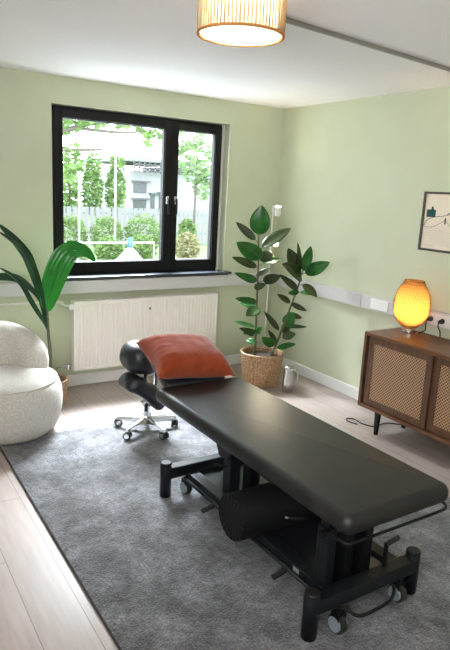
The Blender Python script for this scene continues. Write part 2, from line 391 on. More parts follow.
for x in FX:
    for y in FYs:
        b = lathe(BM(), [(0.032, 0.0), (0.032, 0.183), (0.030, 0.186)], (x, y, RUG), 24); p = obj('foot_post', b, 'grey_metal', tt, smooth=False)
        for q in p.data.polygons: q.use_smooth = len(q.vertices) == 4
        b = lathe(BM(), [(0.032, 0.187), (0.032, 0.196), (0.028, 0.202)], (x, y, RUG), 24); obj('post_cap', b, 'black_metal', p)
b = box(BM(), -2.06, -1.72, -3.30, -2.10, 0.120, 0.135); obj('base_plate', b, 'gloss_black', tt, bevel=0.003)
for x in (-2.125, -1.745):
    b = box(BM(), x, x+.065, -3.30, -2.10, 0.092, 0.150); o = obj('long_beam', b, 'grey_metal', tt, bevel=0.005)
b = box(BM(), -2.127, -2.1245, -3.11, -3.07, 0.110, 0.138); obj('label_sticker', b, 'label_white', tt)
# lifting columns
for y, xs in ((-2.42, (-2.03, -1.90)), (-3.22, (-2.09, -1.985, -1.875))):
    for k, x in enumerate(xs):
        cw = .033 if len(xs) == 2 else .023
        b = box(BM(), x-cw, x+cw, y-.035, y+.035, 0.130, 0.40); c = obj('lifting_column', b, 'grey_metal' if k == 0 else 'black_metal', tt, bevel=0.005)
        b = box(BM(), x-cw+.006, x+cw-.006, y-.026, y+.026, 0.38, 0.49); obj('inner_column', b, 'black_metal', c, bevel=0.003)
for s in (-2.085, -1.845): # gusset plates at the far column
    b = BM()
    vs = [b.verts.new((x, y, z)) for x in (s-.006, s+.006) for y, z in ((-2.54, 0.50), (-2.30, 0.50), (-2.38, 0.36), (-2.46, 0.36))]
    b.faces.new(vs[:4]); b.faces.new(vs[4:][::-1])
    for k in range(4): b.faces.new((vs[k], vs[(k+1) % 4], vs[4+(k+1) % 4], vs[4+k]))
    obj('column_bracket', b, 'grey_metal', tt)
# foot-control rod with pedals
b = tube(BM(), [(-2.152, -2.13, 0.128), (-2.152, -3.28, 0.128)], 0.009, 10); rod = obj('pedal_rod', b, 'black_metal', tt, smooth=True)
for y in (-2.25, -2.62, -3.15): obj('rod_bracket', tube(BM(), [(-2.152, y, 0.128), (-2.12, y, 0.128)], 0.007, 8), 'black_metal', rod)
for y in (-2.46, -3.06): 
    b = tube(BM(), [(-2.152, y, 0.126), (-2.228, y-.005, 0.112)], 0.013, 12); obj('foot_pedal', b, 'rubber', rod)
# casters with brake bar
for x, y in ((-2.128, -2.115), (-1.80, -2.08), (-2.125, -3.36), (-1.765, -3.345)):
    b = tube(BM(), [(x, y, 0.13), (x, y, 0.105)], 0.009, 8); box(b, x-.020, x-.015, y-.022, y+.022, 0.055, 0.108); box(b, x+.015, x+.020, y-.022, y+.022, 0.055, 0.108); box(b, x-.02, x+.02, y-.02, y+.02, 0.102, 0.110)
    c = obj('caster', b, 'black_metal', tt)
    b = tube(BM(), [(x-.013, y, 0.059), (x+.013, y, 0.059)], 0.041, 24); w = obj('wheel', b, 'rubber', c)
    b = tube(BM(), [(x-.0235, y, 0.059), (x+.0235, y, 0.059)], 0.031, 20); obj('wheel_cover', b, 'grey_plastic', w)
b = tube(BM(), smooth_path([(-2.075, -3.345, 0.105), (-2.06, -3.375, 0.085), (-2.02, -3.395, 0.078), (-1.88, -3.39, 0.078), (-1.82, -3.37, 0.085), (-1.795, -3.345, 0.105)], 5), 0.008, 8); obj('brake_bar', b, 'black_metal', tt, smooth=True)
# crank lever and release lever
b = tube(BM(), [(-1.835, -3.315, 0.185), (-1.835, -3.315, 0.298)], 0.010, 10); k = obj('crank_lever', b, 'black_metal', tt)
b = tube(BM(), [(-1.840, -3.315, 0.293), (-1.765, -3.315, 0.305)], 0.011, 10); obj('crank_grip', b, 'rubber', k)
b = tube(BM(), [(-2.07, -3.05, 0.335), (-2.145, -3.03, 0.352)], 0.006, 8); k = obj('release_lever', b, 'rubber', tt)
b = tube(BM(), [(-2.145, -3.03, 0.352), (-2.155, -3.028, 0.354)], 0.005, 8); tp = obj('lever_tip', b, 'label_white', k); tp['label'] = 'white lever tip'
b = tube(BM(), [(-2.06, -2.42, 0.30), (-2.13, -2.40, 0.325)], 0.006, 8); obj('release_lever', b, 'rubber', tt)
# rail below the near end
b = tube(BM(), smooth_path([(-2.225, -3.37, 0.492), (-2.228, -3.44, 0.492), (-2.215, -3.458, 0.492), (-2.18, -3.46, 0.492), (-1.95, -3.46, 0.490), (-1.72, -3.46, 0.490), (-1.665, -3.45, 0.492), (-1.655, -3.42, 0.500), (-1.66, -3.37, 0.510)], 5), 0.0065, 10); obj('end_rail', b, 'black_metal', tt, smooth=True)
for q in ((-2.265, -2.10, -3.37, -3.35, 0.480, 0.500), (-1.80, -1.65, -3.38, -3.36, 0.495, 0.515)): obj('rail_bracket', box(BM(), *q), 'black_metal', tt)

# bolster lying across the base
bt = thing('bolster_cushion', 'black round bolster cushion lying across the table base under the tabletop', 'bolster', (-1.95, -2.78, 0.150))
R0 = 0.108; bc = (-2.79, 0.152+R0)
prof = [(R0*.97, -2.275), (R0, -2.265), (R0, -1.62), (R0*.97, -1.61)]
b = BM(); rings = [[b.verts.new((x, bc[0]+r*math.cos(2*PI*k/40), bc[1]+r*math.sin(2*PI*k/40))) for k in range(40)] for r, x in prof]
for a, c in zip(rings, rings[1:]):
    for k in range(40): b.faces.new((a[k], a[(k+1) % 40], c[(k+1) % 40], c[k]))
b.faces.new(rings[-1]); obj('cover', b, 'bolster', bt, smooth=True)
b = BM(); cv = b.verts.new((-2.270, *bc)); rg = [b.verts.new((-2.276+(0.004 if k % 2 else 0), bc[0]+R0*.97*math.cos(2*PI*k/40), bc[1]+R0*.97*math.sin(2*PI*k/40))) for k in range(40)]
for k in range(40): b.faces.new((cv, rg[k], rg[(k+1) % 40]))
obj('pleated_end', b, 'bolster', bt)

# ------------------------------------------------------------------ pillow on the headrest
def pillow():
    b = BM(); n = 34; hw, hh, th = 0.255, 0.205, 0.115
    def P(u, v, s):
        k = 1 - 0.10*(1-abs(u)**2)*(abs(v)**3); k2 = 1 - 0.10*(1-abs(v)**2)*(abs(u)**3)
        t = ((1-u**4)*(1-v**4))**0.55
        z = s*th*t*(1.0 if s > 0 else 0.45)
        e = 1 - t
        z += (0.010*math.sin(9*u*v + 14*u + 3*v)*e*t + 0.008*noise.noise(Vector((u*3, v*3, s*5)))*t
              + 0.006*math.sin(26*v + 6*u)*max(0, -u-.35)*t)
        return Vector((u*hw*k2, v*hh*k, z))
    top = {}; bot = {}
    for i in range(n+1):
        for j in range(n+1):
            u, v = -1+2*i/n, -1+2*j/n
            top[i, j] = b.verts.new(P(u, v, 1))
            bot[i, j] = top[i, j] if i in (0, n) or j in (0, n) else b.verts.new(P(u, v, -1))
    for i in range(n):
        for j in range(n):
            b.faces.new((top[i, j], top[i+1, j], top[i+1, j+1], top[i, j+1]))
            b.faces.new((bot[i, j], bot[i, j+1], bot[i+1, j+1], bot[i+1, j]))
    m = T(-1.955, -1.738, 0.693) @ RX(math.radians(16)) @ RY(math.radians(4)) @ RZ(math.radians(-4))
    bmesh.ops.transform(b, matrix=m, verts=b.verts)
    t = thing('pillow', 'rust-orange linen pillow propped on the raised headrest of the table', 'pillow', (-1.93, -1.8, 0.66))
    obj('cushion', b, 'pillow', t, smooth=True)
    edge = [P(u, -1, 1) for u in [-1+k/10 for k in range(21)]] + [P(1, v, 1) for v in [-1+k/10 for k in range(21)]] + [P(-u, 1, 1) for u in [-1+k/10 for k in range(21)]] + [P(-1, -v, 1) for v in [-1+k/10 for k in range(21)]]
    obj('edge_seam', tube(BM(), [m @ p for p in edge], 0.003, 6), 'pillow', t, smooth=True)
    l = m @ Vector((0.20, -0.205, 0.0)); bb = box(BM(), -.022, .022, -.012, .004, -.001, .001, T(*l) @ RX(math.radians(10)))
    obj('care_tag', bb, 'paper', t)['label'] = 'small pale care tag'
pillow()

# ------------------------------------------------------------------ kneeling stool behind the table head
ks = thing('kneeling_stool', 'black padded kneeling stool on a chrome five-star base with casters', 'stool', (-1.94, -1.18, RUG))
C0 = Vector((-1.94, -1.18, 0))
b = ellipsoid(BM(), (-1.980, -1.16, 0.555), 0.142, 0.150, 0.114, 2.4, mtx=RY(math.radians(10))); obj('seat', b, 'black_leather', ks, smooth=True)
def pad():
    b = BM(); m = T(-1.975, -1.20, 0.325) @ RY(math.radians(38))
    slab(b, 0, 0, 0.180, 0.118, -0.062, 0.062, 0.075, 0.056, None, 8)
    bmesh.ops.subdivide_edges(b, edges=[e for e in b.edges if e.calc_length() > .1], cuts=6)
    for v in b.verts: v.co.z -= 0.9*v.co.x**2 - 0.01
    bmesh.ops.transform(b, matrix=m, verts=b.verts); return b
obj('knee_pad', pad(), 'black_leather', ks, smooth=True)
b = tube(BM(), [C0+Vector((0, 0, .06)), C0+Vector((0, 0, .24))], 0.026, 16); obj('gas_lift', b, 'chrome', ks, smooth=False)
b = tube(BM(), [C0+Vector((0, 0.01, .22)), C0+Vector((-.005, 0.02, .47))], 0.014, 12); tube(b, [C0+Vector((.075, .01, .22)), C0+Vector((.078, .02, .47))], 0.016, 12); box(b, -1.98, -1.85, -1.20, -1.15, .205, .23); obj('seat_post', b, 'chrome', ks)
b = tube(BM(), [(-2.0, -1.3, .255), (-2.03, -1.36, .24)], 0.012, 8); obj('height_lever', b, 'rubber', ks)
b = tube(BM(), [C0+Vector((0, 0, .06)), C0+Vector((0, 0, .125))], 0.036, 18)
for k in range(5):
    a = math.radians(64+72*k); d = Vector((math.cos(a), math.sin(a), 0)); s = Vector((-d.y, d.x, 0))
    vs = []
    for rr, hw_, zt, zb in ((.02, .022, .118, .072), (.222, .014, .092, .068)):
        p = C0 + d*rr
        vs += [b.verts.new((p + s*hw_) + Vector((0, 0, zb))), b.verts.new((p - s*hw_) + Vector((0, 0, zb))), b.verts.new((p - s*hw_*.7) + Vector((0, 0, zt))), b.verts.new((p + s*hw_*.7) + Vector((0, 0, zt)))]
    for q in ((0, 1, 2, 3), (7, 6, 5, 4), (0, 4, 5, 1), (1, 5, 6, 2), (2, 6, 7, 3), (3, 7, 4, 0)): b.faces.new([vs[i] for i in q])
obj('star_base', b, 'chrome', ks, bevel=0.004)
for k in range(5):
    a = math.radians(64+72*k); p = C0 + Vector((math.cos(a), math.sin(a), 0))*.212; t = a + .9 + k*1.3
    ax = Vector((math.cos(t), math.sin(t), 0)); zc = RUG + .028
    b = tube(BM(), [p+Vector((0, 0, .075)), p+Vector((0, 0, .045))], 0.007, 8)
    tube(b, [p-ax*.006+Vector((0, 0, zc)), p+ax*.006+Vector((0, 0, zc))], 0.022, 14); c = obj('caster', b, 'grey_metal', ks)
    for s in (-1, 1):
        b = tube(BM(), [p+ax*s*.008+Vector((0, 0, zc)), p+ax*s*.022+Vector((0, 0, zc))], 0.027, 18); w = obj('wheel', b, 'rubber', c)
        b = tube(BM(), [p+ax*s*.0225+Vector((0, 0, zc)), p+ax*s*.0245+Vector((0, 0, zc))], 0.018, 14); obj('hubcap', b, 'chrome', w)

# ------------------------------------------------------------------ armchair
AC = (-2.808, -0.745)
ac = thing('armchair', 'cream boucle round tub armchair beside the wicker palm pot', 'armchair', (AC[0], AC[1], 0))
def seat_bm():
    b = BM(); prof = [(0.27, 0.024), (0.315, 0.030), (0.345, 0.057), (0.368, 0.11), (0.382, 0.18), (0.386, 0.25), (0.380, 0.315), (0.362, 0.368), (0.335, 0.402), (0.295, 0.424), (0.20, 0.442), (0.10, 0.448), (0.02, 0.449)]
    return lathe(b, prof, (AC[0], AC[1], 0), 56)
obj('seat', seat_bm(), 'boucle', ac, smooth=True)
b = BM(); rr = 0.350
tube(b, [(AC[0]+rr*math.cos(2*PI*k/48), AC[1]+rr*math.sin(2*PI*k/48), 0.390) for k in range(49)], 0.004, 6); obj('seat_seam', b, 'boucle', ac, smooth=True)
def back_bm():
    b = BM(); n = 30; rings = []
    for i in range(n+1):
        t = -1+2*i/n; a = math.radians(97) + t*math.radians(104)
        top = 0.72 - 0.25*abs(t)**2.2; w = 0.105*(1-abs(t)**8)**.5 + 0.004; zb = 0.36
        hgt = max(top - zb, .03)*(1-abs(t)**14)**.5 + .01
        rc = 0.222; rg = []
        for k in range(24):
            q = 2*PI*k/24; e = 2/3.0
            cx = math.copysign(abs(math.cos(q))**e, math.cos(q)); sz = math.copysign(abs(math.sin(q))**e, math.sin(q))
            z = zb + hgt*(.5+.5*sz); r_ = rc + 0.035*(z-zb)/.35 + cx*w
            rg.append(b.verts.new((AC[0]+r_*math.cos(a), AC[1]+r_*math.sin(a), z)))
        rings.append(rg)
    for a_, c_ in zip(rings, rings[1:]):
        for k in range(24): b.faces.new((a_[k], a_[(k+1) % 24], c_[(k+1) % 24], c_[k]))
    b.faces.new(rings[0]); b.faces.new(rings[-1][::-1]); return b
obj('backrest', back_bm(), 'boucle', ac, smooth=True)
b = lathe(BM(), [(0.17, 0.0), (0.17, 0.026)], (AC[0], AC[1], 0), 40); obj('swivel_base', b, 'rubber', ac)

# ------------------------------------------------------------------ radiator
rd = thing('radiator', 'white ribbed panel radiator on the wall below the window', 'radiator', (-1.41, -0.05, 0.16))
def rad_panel():
    b = BM(); x0, x1 = -2.10, -0.725; n = 41; pitch = (x1-x0)/n; pr = []
    for k in range(n):
        xx = x0+k*pitch
        pr += [(xx, -.112), (xx+pitch*.22, -.112), (xx+pitch*.34, -.106), (xx+pitch*.78, -.106), (xx+pitch*.90, -.112)]
    pr += [(x1, -.112), (x1, -.100), (x0, -.100)]
    lo = [b.verts.new((x, y, .185)) for x, y in pr]; hi = [b.verts.new((x, y, .735)) for x, y in pr]; m_ = len(pr)
    for k in range(m_): b.faces.new((lo[k], lo[(k+1) % m_], hi[(k+1) % m_], hi[k]))
    b.faces.new(lo[::-1]); b.faces.new(hi)
    box(b, x0, x1, -.116, -.098, .165, .19); box(b, x0, x1, -.116, -.098, .73, .758)
    return b
obj('front_panel', rad_panel(), 'radiator', rd)
for x in (-2.108, -.727): obj('side_cover', box(BM(), x, x+.010, -.114, -.030, .165, .762), 'radiator', rd, bevel=0.002)
b = BM(); box(b, -2.10, -.725, -.097, -.092, .75, .76); box(b, -2.10, -.725, -.036, -.030, .75, .76)
for k in range(46): box(b, -2.095+k*.0298, -2.090+k*.0298, -.096, -.032, .752, .760)
obj('top_grille', b, 'radiator', rd)
b = box(BM(), -2.09, -.735, -.045, -.032, .18, .74); obj('back_panel', b, 'radiator', rd)
for x in (-1.85, -0.98): obj('wall_bracket', box(BM(), x, x+.03, -.032, -.0005, .2, .7), 'radiator', rd)
b = BM(); box(b, -1.437, -1.413, -.128, -.112, .640, .735); hmr = obj('heat_meter', b, 'radiator', rd, bevel=0.004)
b = box(BM(), -1.432, -1.418, -.130, -.128, .655, .675); obj('meter_window', b, 'cord', hmr)
b = tube(BM(), [(-2.15, -.07, .715), (-2.105, -.07, .715)], 0.012, 12); v = obj('valve_body', b, 'chrome', rd)
b = tube(BM(), [(-2.135, -.075, .718), (-2.135, -.145, .722)], [0.020, 0.024], 16); obj('thermostat_knob', b, 'white', v)
b = tube(BM(), smooth_path([(-2.15, -.07, .715), (-2.20, -.045, .735), (-2.26, -.03, .75), (-3.2, -.03, .752), (-4.6, -.03, .752)], 4), 0.009, 10); obj('supply_pipe', b, 'radiator', rd, smooth=True)
b = tube(BM(), [(-2.105, -.07, .205), (-2.15, -.07, .205)], 0.012, 12); tube(b, [(-2.145, -.07, .215), (-2.145, -.07, .17)], 0.014, 12); obj('return_valve', b, 'chrome', rd)
b = tube(BM(), smooth_path([(-2.15, -.07, .205), (-2.19, -.05, .20), (-2.23, -.028, .18), (-2.235, -.028, .10), (-2.235, -.028, 0.003)], 4), 0.008, 10); obj('return_pipe', b, 'chrome', rd, smooth=True)

# ------------------------------------------------------------------ pots and plants
def basket(bm_c, r0, r1, h, parent, name='wicker_pot'):
    b = BM(); n = 26; seg = 72; rings = []
    prof = [(r0 + (r1-r0)*(i/n)**.8, h*i/n) for i in range(n+1)]
    for i, (r, z) in enumerate(prof):
        rings.append([b.verts.new((bm_c[0]+(r+.0028*(1 if ((k//2)+i) % 2 else -1))*math.cos(2*PI*k/seg), bm_c[1]+(r+.0028*(1 if ((k//2)+i) % 2 else -1))*math.sin(2*PI*k/seg), bm_c[2]+z)) for k in range(seg)])
    for r, z in ((r1-.004, h+.004), (r1-.016, h), (r1-.018, h-.05)):
        rings.append([b.verts.new((bm_c[0]+r*math.cos(2*PI*k/seg), bm_c[1]+r*math.sin(2*PI*k/seg), bm_c[2]+z)) for k in range(seg)])
    for a, c in zip(rings, rings[1:]):
        for k in range(seg): b.faces.new((a[k], a[(k+1) % seg], c[(k+1) % seg], c[k]))
    b.faces.new(rings[0][::-1])
    p = obj(name, b, 'wicker', parent)
    b = lathe(BM(), [(r1-.02, h-.045), (r1*.5, h-.035), (.01, h-.034)], bm_c, 32, cap0=True); obj('soil', b, 'soil', p, smooth=True)
    b = tube(BM(), [(bm_c[0]+(r1-.003)*math.cos(2*PI*k/48), bm_c[1]+(r1-.003)*math.sin(2*PI*k/48), bm_c[2]+h) for k in range(49)], 0.008, 8); obj('rim', b, 'wicker', p, smooth=True)
    return p
def leaf_bm(base, tip, width, up=None, fold=0.18, droop=0.06, nL=14, nW=6, roll=0.0, peak=0.5):
    base, tip = Vector(base), Vector(tip); d = tip-base; L = d.length; d.normalize()
    view = Vector((-0.53, -0.82, 0.35))           # leaves turn to the daylight of the room
    nrm = (up or view); nrm = (nrm - d*nrm.dot(d)).normalized(); s = d.cross(nrm).normalized()
    if roll: q = Matrix.Rotation(roll, 3, d); nrm = q @ nrm; s = q @ s
    b = BM(); rows = []
    for i in range(nL+1):
        t = i/nL; w = width*.5*2.75*(t**.62)*((1-t)**.86)*1.0 + .0006
        c = base + d*(L*t) + nrm*(droop*L*math.sin(PI*t)) 
        rows.append([b.verts.new(c + s*(w*(-1+2*j/nW)) + nrm*(fold*w*abs(-1+2*j/nW)) ) for j in range(nW+1)])
    for a, c in zip(rows, rows[1:]):
        for j in range(nW): b.faces.new((a[j], a[j+1], c[j+1], c[j]))
    return b
def thicken(o, t=0.0015):
    md = o.modifiers.new('thick', 'SOLIDIFY'); md.thickness = t; return o
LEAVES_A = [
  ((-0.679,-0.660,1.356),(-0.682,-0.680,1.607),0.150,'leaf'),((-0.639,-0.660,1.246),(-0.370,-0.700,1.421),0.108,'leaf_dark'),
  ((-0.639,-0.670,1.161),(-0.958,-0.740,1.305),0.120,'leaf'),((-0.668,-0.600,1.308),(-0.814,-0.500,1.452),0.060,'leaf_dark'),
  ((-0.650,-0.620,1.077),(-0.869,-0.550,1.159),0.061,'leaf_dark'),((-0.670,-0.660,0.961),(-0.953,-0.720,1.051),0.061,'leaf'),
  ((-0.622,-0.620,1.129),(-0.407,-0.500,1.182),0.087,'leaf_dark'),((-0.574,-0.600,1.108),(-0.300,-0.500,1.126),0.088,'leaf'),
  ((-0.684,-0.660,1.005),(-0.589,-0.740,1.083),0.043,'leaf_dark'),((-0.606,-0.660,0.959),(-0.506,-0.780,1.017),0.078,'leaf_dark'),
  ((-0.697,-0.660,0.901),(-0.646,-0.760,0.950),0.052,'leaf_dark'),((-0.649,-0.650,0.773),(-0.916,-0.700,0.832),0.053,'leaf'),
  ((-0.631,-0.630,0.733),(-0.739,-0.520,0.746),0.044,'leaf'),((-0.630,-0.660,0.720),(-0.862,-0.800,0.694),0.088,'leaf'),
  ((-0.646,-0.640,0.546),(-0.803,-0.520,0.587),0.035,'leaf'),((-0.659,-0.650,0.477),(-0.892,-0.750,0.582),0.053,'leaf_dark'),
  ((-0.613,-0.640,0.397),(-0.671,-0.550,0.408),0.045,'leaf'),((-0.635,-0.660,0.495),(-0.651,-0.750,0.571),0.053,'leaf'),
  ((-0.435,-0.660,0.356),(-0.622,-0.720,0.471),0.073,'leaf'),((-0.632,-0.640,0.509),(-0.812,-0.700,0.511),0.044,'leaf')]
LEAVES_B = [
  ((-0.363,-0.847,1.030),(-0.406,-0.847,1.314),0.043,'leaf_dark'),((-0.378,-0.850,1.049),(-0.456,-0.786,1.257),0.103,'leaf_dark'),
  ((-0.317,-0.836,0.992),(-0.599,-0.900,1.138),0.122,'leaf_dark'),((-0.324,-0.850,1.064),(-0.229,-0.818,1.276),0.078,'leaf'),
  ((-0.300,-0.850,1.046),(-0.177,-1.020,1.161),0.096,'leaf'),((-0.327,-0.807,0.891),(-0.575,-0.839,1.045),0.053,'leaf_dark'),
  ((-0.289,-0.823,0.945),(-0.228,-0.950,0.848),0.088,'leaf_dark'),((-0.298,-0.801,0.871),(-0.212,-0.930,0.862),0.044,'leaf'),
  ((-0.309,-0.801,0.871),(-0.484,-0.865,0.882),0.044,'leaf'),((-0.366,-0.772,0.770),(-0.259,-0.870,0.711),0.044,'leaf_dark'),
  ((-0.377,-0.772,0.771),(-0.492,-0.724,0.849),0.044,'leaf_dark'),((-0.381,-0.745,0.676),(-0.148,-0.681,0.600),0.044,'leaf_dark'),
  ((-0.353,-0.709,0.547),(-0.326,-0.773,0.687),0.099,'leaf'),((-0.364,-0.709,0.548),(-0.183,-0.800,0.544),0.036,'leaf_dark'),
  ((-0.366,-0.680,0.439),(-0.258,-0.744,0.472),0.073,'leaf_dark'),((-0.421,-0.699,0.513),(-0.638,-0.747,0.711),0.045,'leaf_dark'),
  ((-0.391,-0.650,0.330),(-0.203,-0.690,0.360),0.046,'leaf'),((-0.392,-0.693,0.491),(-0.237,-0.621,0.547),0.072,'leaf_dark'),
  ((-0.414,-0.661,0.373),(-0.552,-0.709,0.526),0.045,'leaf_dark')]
STEM_A = [(-0.625,-0.63,0.25),(-0.642,-0.65,0.475),(-0.649,-0.65,0.702),(-0.655,-0.65,0.924),(-0.664,-0.65,1.185),(-0.679,-0.65,1.36)]
STEM_B = [(-0.46,-0.64,0.25),(-0.408,-0.666,0.393),(-0.376,-0.72,0.588),(-0.355,-0.772,0.77),(-0.337,-0.815,0.919),(-0.34,-0.85,1.04)]
fc = thing('rubber_plant', 'tall two-stemmed rubber plant in a wicker basket in the room corner', 'plant', (-0.55, -0.62, 0))
basket((-0.535, -0.62, 0.002), 0.152, 0.194, 0.30, fc)
def nearest(path, p):
    return min(path, key=lambda q: (Vector(q)-Vector(p)).length + max(0, q[2]-p[2])*1.5)
for stem, leaves in ((STEM_A, LEAVES_A), (STEM_B, LEAVES_B)):
    path = smooth_path(stem, 8); n = len(path)
    st = obj('stem', tube(BM(), path, [0.012-.006*i/n for i in range(n)], 10), 'stem', fc, smooth=True)
    for i, (p, q, w, m) in enumerate(leaves):
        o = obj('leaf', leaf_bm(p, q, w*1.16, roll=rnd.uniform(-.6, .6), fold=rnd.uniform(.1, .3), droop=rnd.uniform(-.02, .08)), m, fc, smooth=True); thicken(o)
        a = nearest(path, p); obj('petiole', tube(BM(), [a, (Vector(a)+Vector(p))/2+Vector((0, 0, -.004)), p, Vector(p)+(Vector(q)-Vector(p))*.9], [0.004, 0.0035, 0.003, .0008], 6), 'stem', o, smooth=True)

pp = thing('potted_palm', 'young palm with long arching leaves in a small wicker pot by the radiator', 'plant', (-2.385, -0.375, 0))
basket((-2.385, -0.375, 0.002), 0.108, 0.135, 0.21, pp)
def blade(path, width, m, up=(0, -1, .25), fold=0.5, peak=.5, pleat=0.0):
    P = smooth_path(path, 5); n = len(P)-1; b = BM(); rows = []; up = Vector(up); nW = 12 if pleat else 8
    for i, p in enumerate(P):
        d = (P[min(i+1, n)]-P[max(i-1, 0)]).normalized(); s = d.cross(up).normalized(); nn = s.cross(d)
        t = i/n; w = width*.5*max(.02, math.sin(PI*min(1, t**(math.log(.5)/math.log(peak))))**.8) + .004
        rows.append([b.verts.new(p + s*(w*(-1+2*j/nW)) + nn*(fold*w*abs(-1+2*j/nW) + (pleat if j % 2 else 0))) for j in range(nW+1)])
    for a, c in zip(rows, rows[1:]):
        for j in range(nW): b.faces.new((a[j], a[j+1], c[j+1], c[j]))
    return thicken(obj('leaf', b, m, pp, smooth=not pleat))
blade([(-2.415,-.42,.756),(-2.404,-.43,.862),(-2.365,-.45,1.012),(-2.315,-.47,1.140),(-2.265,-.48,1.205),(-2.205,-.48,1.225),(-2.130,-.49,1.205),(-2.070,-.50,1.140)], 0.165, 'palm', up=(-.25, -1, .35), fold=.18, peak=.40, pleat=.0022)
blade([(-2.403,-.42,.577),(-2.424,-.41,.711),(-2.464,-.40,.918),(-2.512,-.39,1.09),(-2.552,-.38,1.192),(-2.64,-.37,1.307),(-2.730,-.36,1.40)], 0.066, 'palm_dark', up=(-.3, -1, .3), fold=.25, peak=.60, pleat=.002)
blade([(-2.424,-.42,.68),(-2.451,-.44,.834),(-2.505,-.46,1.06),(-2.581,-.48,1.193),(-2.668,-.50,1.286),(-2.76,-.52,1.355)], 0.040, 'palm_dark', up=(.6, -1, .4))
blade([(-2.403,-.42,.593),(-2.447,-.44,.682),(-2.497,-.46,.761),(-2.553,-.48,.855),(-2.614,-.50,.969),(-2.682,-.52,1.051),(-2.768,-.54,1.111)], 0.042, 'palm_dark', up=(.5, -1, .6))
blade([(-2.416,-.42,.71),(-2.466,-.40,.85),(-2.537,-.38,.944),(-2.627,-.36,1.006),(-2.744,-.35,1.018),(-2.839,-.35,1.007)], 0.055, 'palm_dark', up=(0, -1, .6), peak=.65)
obj('stem', tube(BM(), smooth_path([(-2.385,-.38,.165),(-2.395,-.40,.332),(-2.397,-.42,.459),(-2.407,-.42,.578),(-2.415,-.42,.78)], 5), [0.016-.006*i/20 for i in range(21)], 10), 'stem', pp, smooth=True)

# ------------------------------------------------------------------ floor lamp in the corner
fl = thing('floor_lamp', 'slim white floor lamp with two lit spot heads behind the rubber plant', 'lamp', (-0.215, -0.22, 0))
b = lathe(BM(), [(0.11, 0.002), (0.11, 0.014), (0.02, 0.022)], (-0.215, -0.22, 0), 32); obj('base', b, 'white', fl)
b = tube(BM(), [(-0.215, -0.22, 0.018), (-0.215, -0.22, 1.595)], 0.008, 12); obj('pole', b, 'white', fl, smooth=True)
for z, az, el in ((1.545, -2.2, 1.25), (1.262, -2.25, -0.55)):
    p = Vector((-0.215, -0.22, z)); d = Vector((math.cos(az)*math.cos(el), math.sin(az)*math.cos(el), math.sin(el)))
    q = p + Vector((0.03, -0.035, 0.0))
    b = tube(BM(), [q-d*.045, q-d*.04, q+d*.045], [0.020, 0.028, 0.032], 20); tube(b, [p, q], 0.006, 8); hd = obj('spot_head', b, 'white', fl)
    b = tube(BM(), [q+d*.046, q+d*.048], 0.027, 20); obj('spot_face', b, 'led', hd)
    l = bpy.data.lights.new('spot_bulb', 'SPOT'); l.energy = 9 if z > 1.4 else 30; l.color = (1.0, 0.86, 0.64); l.spot_size = 1.5 if z > 1.4 else 1.0; l.spot_blend = 0.6; l.shadow_soft_size = 0.02
    o = bpy.data.objects.new('spot_light', l); COL.objects.link(o); o.parent = hd; o.location = q + d*.055 - wloc(hd); o.rotation_euler = d.to_track_quat('-Z', 'Y').to_euler()

# ------------------------------------------------------------------ steel flask on the floor
fk = thing('steel_jug', 'brushed steel jug with a side handle standing on the floor by the basket', 'jug', (-0.44, -0.90, 0))
fc0 = (-0.44, -0.90, 0.001)
b = lathe(BM(), [(0.047, 0.0), (0.050, 0.006), (0.047, 0.10), (0.041, 0.18), (0.040, 0.212), (0.042, 0.224), (0.039, 0.224), (0.037, 0.18), (0.03, 0.12)], fc0, 36); obj('body', b, 'steel', fk, smooth=True)
b = tube(BM(), smooth_path([(fc0[0]+.030, fc0[1]-.026, .205), (fc0[0]+.056, fc0[1]-.046, .198), (fc0[0]+.062, fc0[1]-.052, .14), (fc0[0]+.056, fc0[1]-.046, .07), (fc0[0]+.036, fc0[1]-.030, .055)], 5), 0.0055, 8); obj('handle', b, 'steel', fk, smooth=True)
b = lathe(BM(), [(0.038, 0.218), (0.034, 0.230), (0.006, 0.234)], fc0, 28); obj('lid', b, 'steel', fk, smooth=True)

# ------------------------------------------------------------------ sideboard
SX0, SX1, SY1, SY0, SZ0, SZ1 = -0.495, -0.085, -1.80, -3.02, 0.190, 0.758
sb = thing('sideboard', 'walnut sideboard with woven cane doors on black legs, carrying the woven lamp', 'sideboard', ((SX0+SX1)/2, (SY0+SY1)/2, 0))
b = box(BM(), SX0, SX1, SY0, SY1, SZ1-.024, SZ1); obj('top', b, 'walnut', sb, bevel=0.002)
b = box(BM(), SX0, SX1, SY0, SY1, SZ0, SZ0+.024); obj('bottom', b, 'walnut', sb, bevel=0.002)
for y in (SY1-.024, SY0):
    b = box(BM(), SX0, SX1, y, y+.024, SZ0+.024, SZ1-.024); obj('side_panel', b, 'walnut_v', sb, bevel=0.001)
b = box(BM(), SX1-.012, SX1-.001, SY0+.024, SY1-.024, SZ0+.024, SZ1-.024); obj('back_panel', b, 'walnut', sb)
b = box(BM(), SX0+.04, SX1-.02, -2.420, -2.400, SZ0+.024, SZ1-.024); obj('divider', b, 'walnut_v', sb)
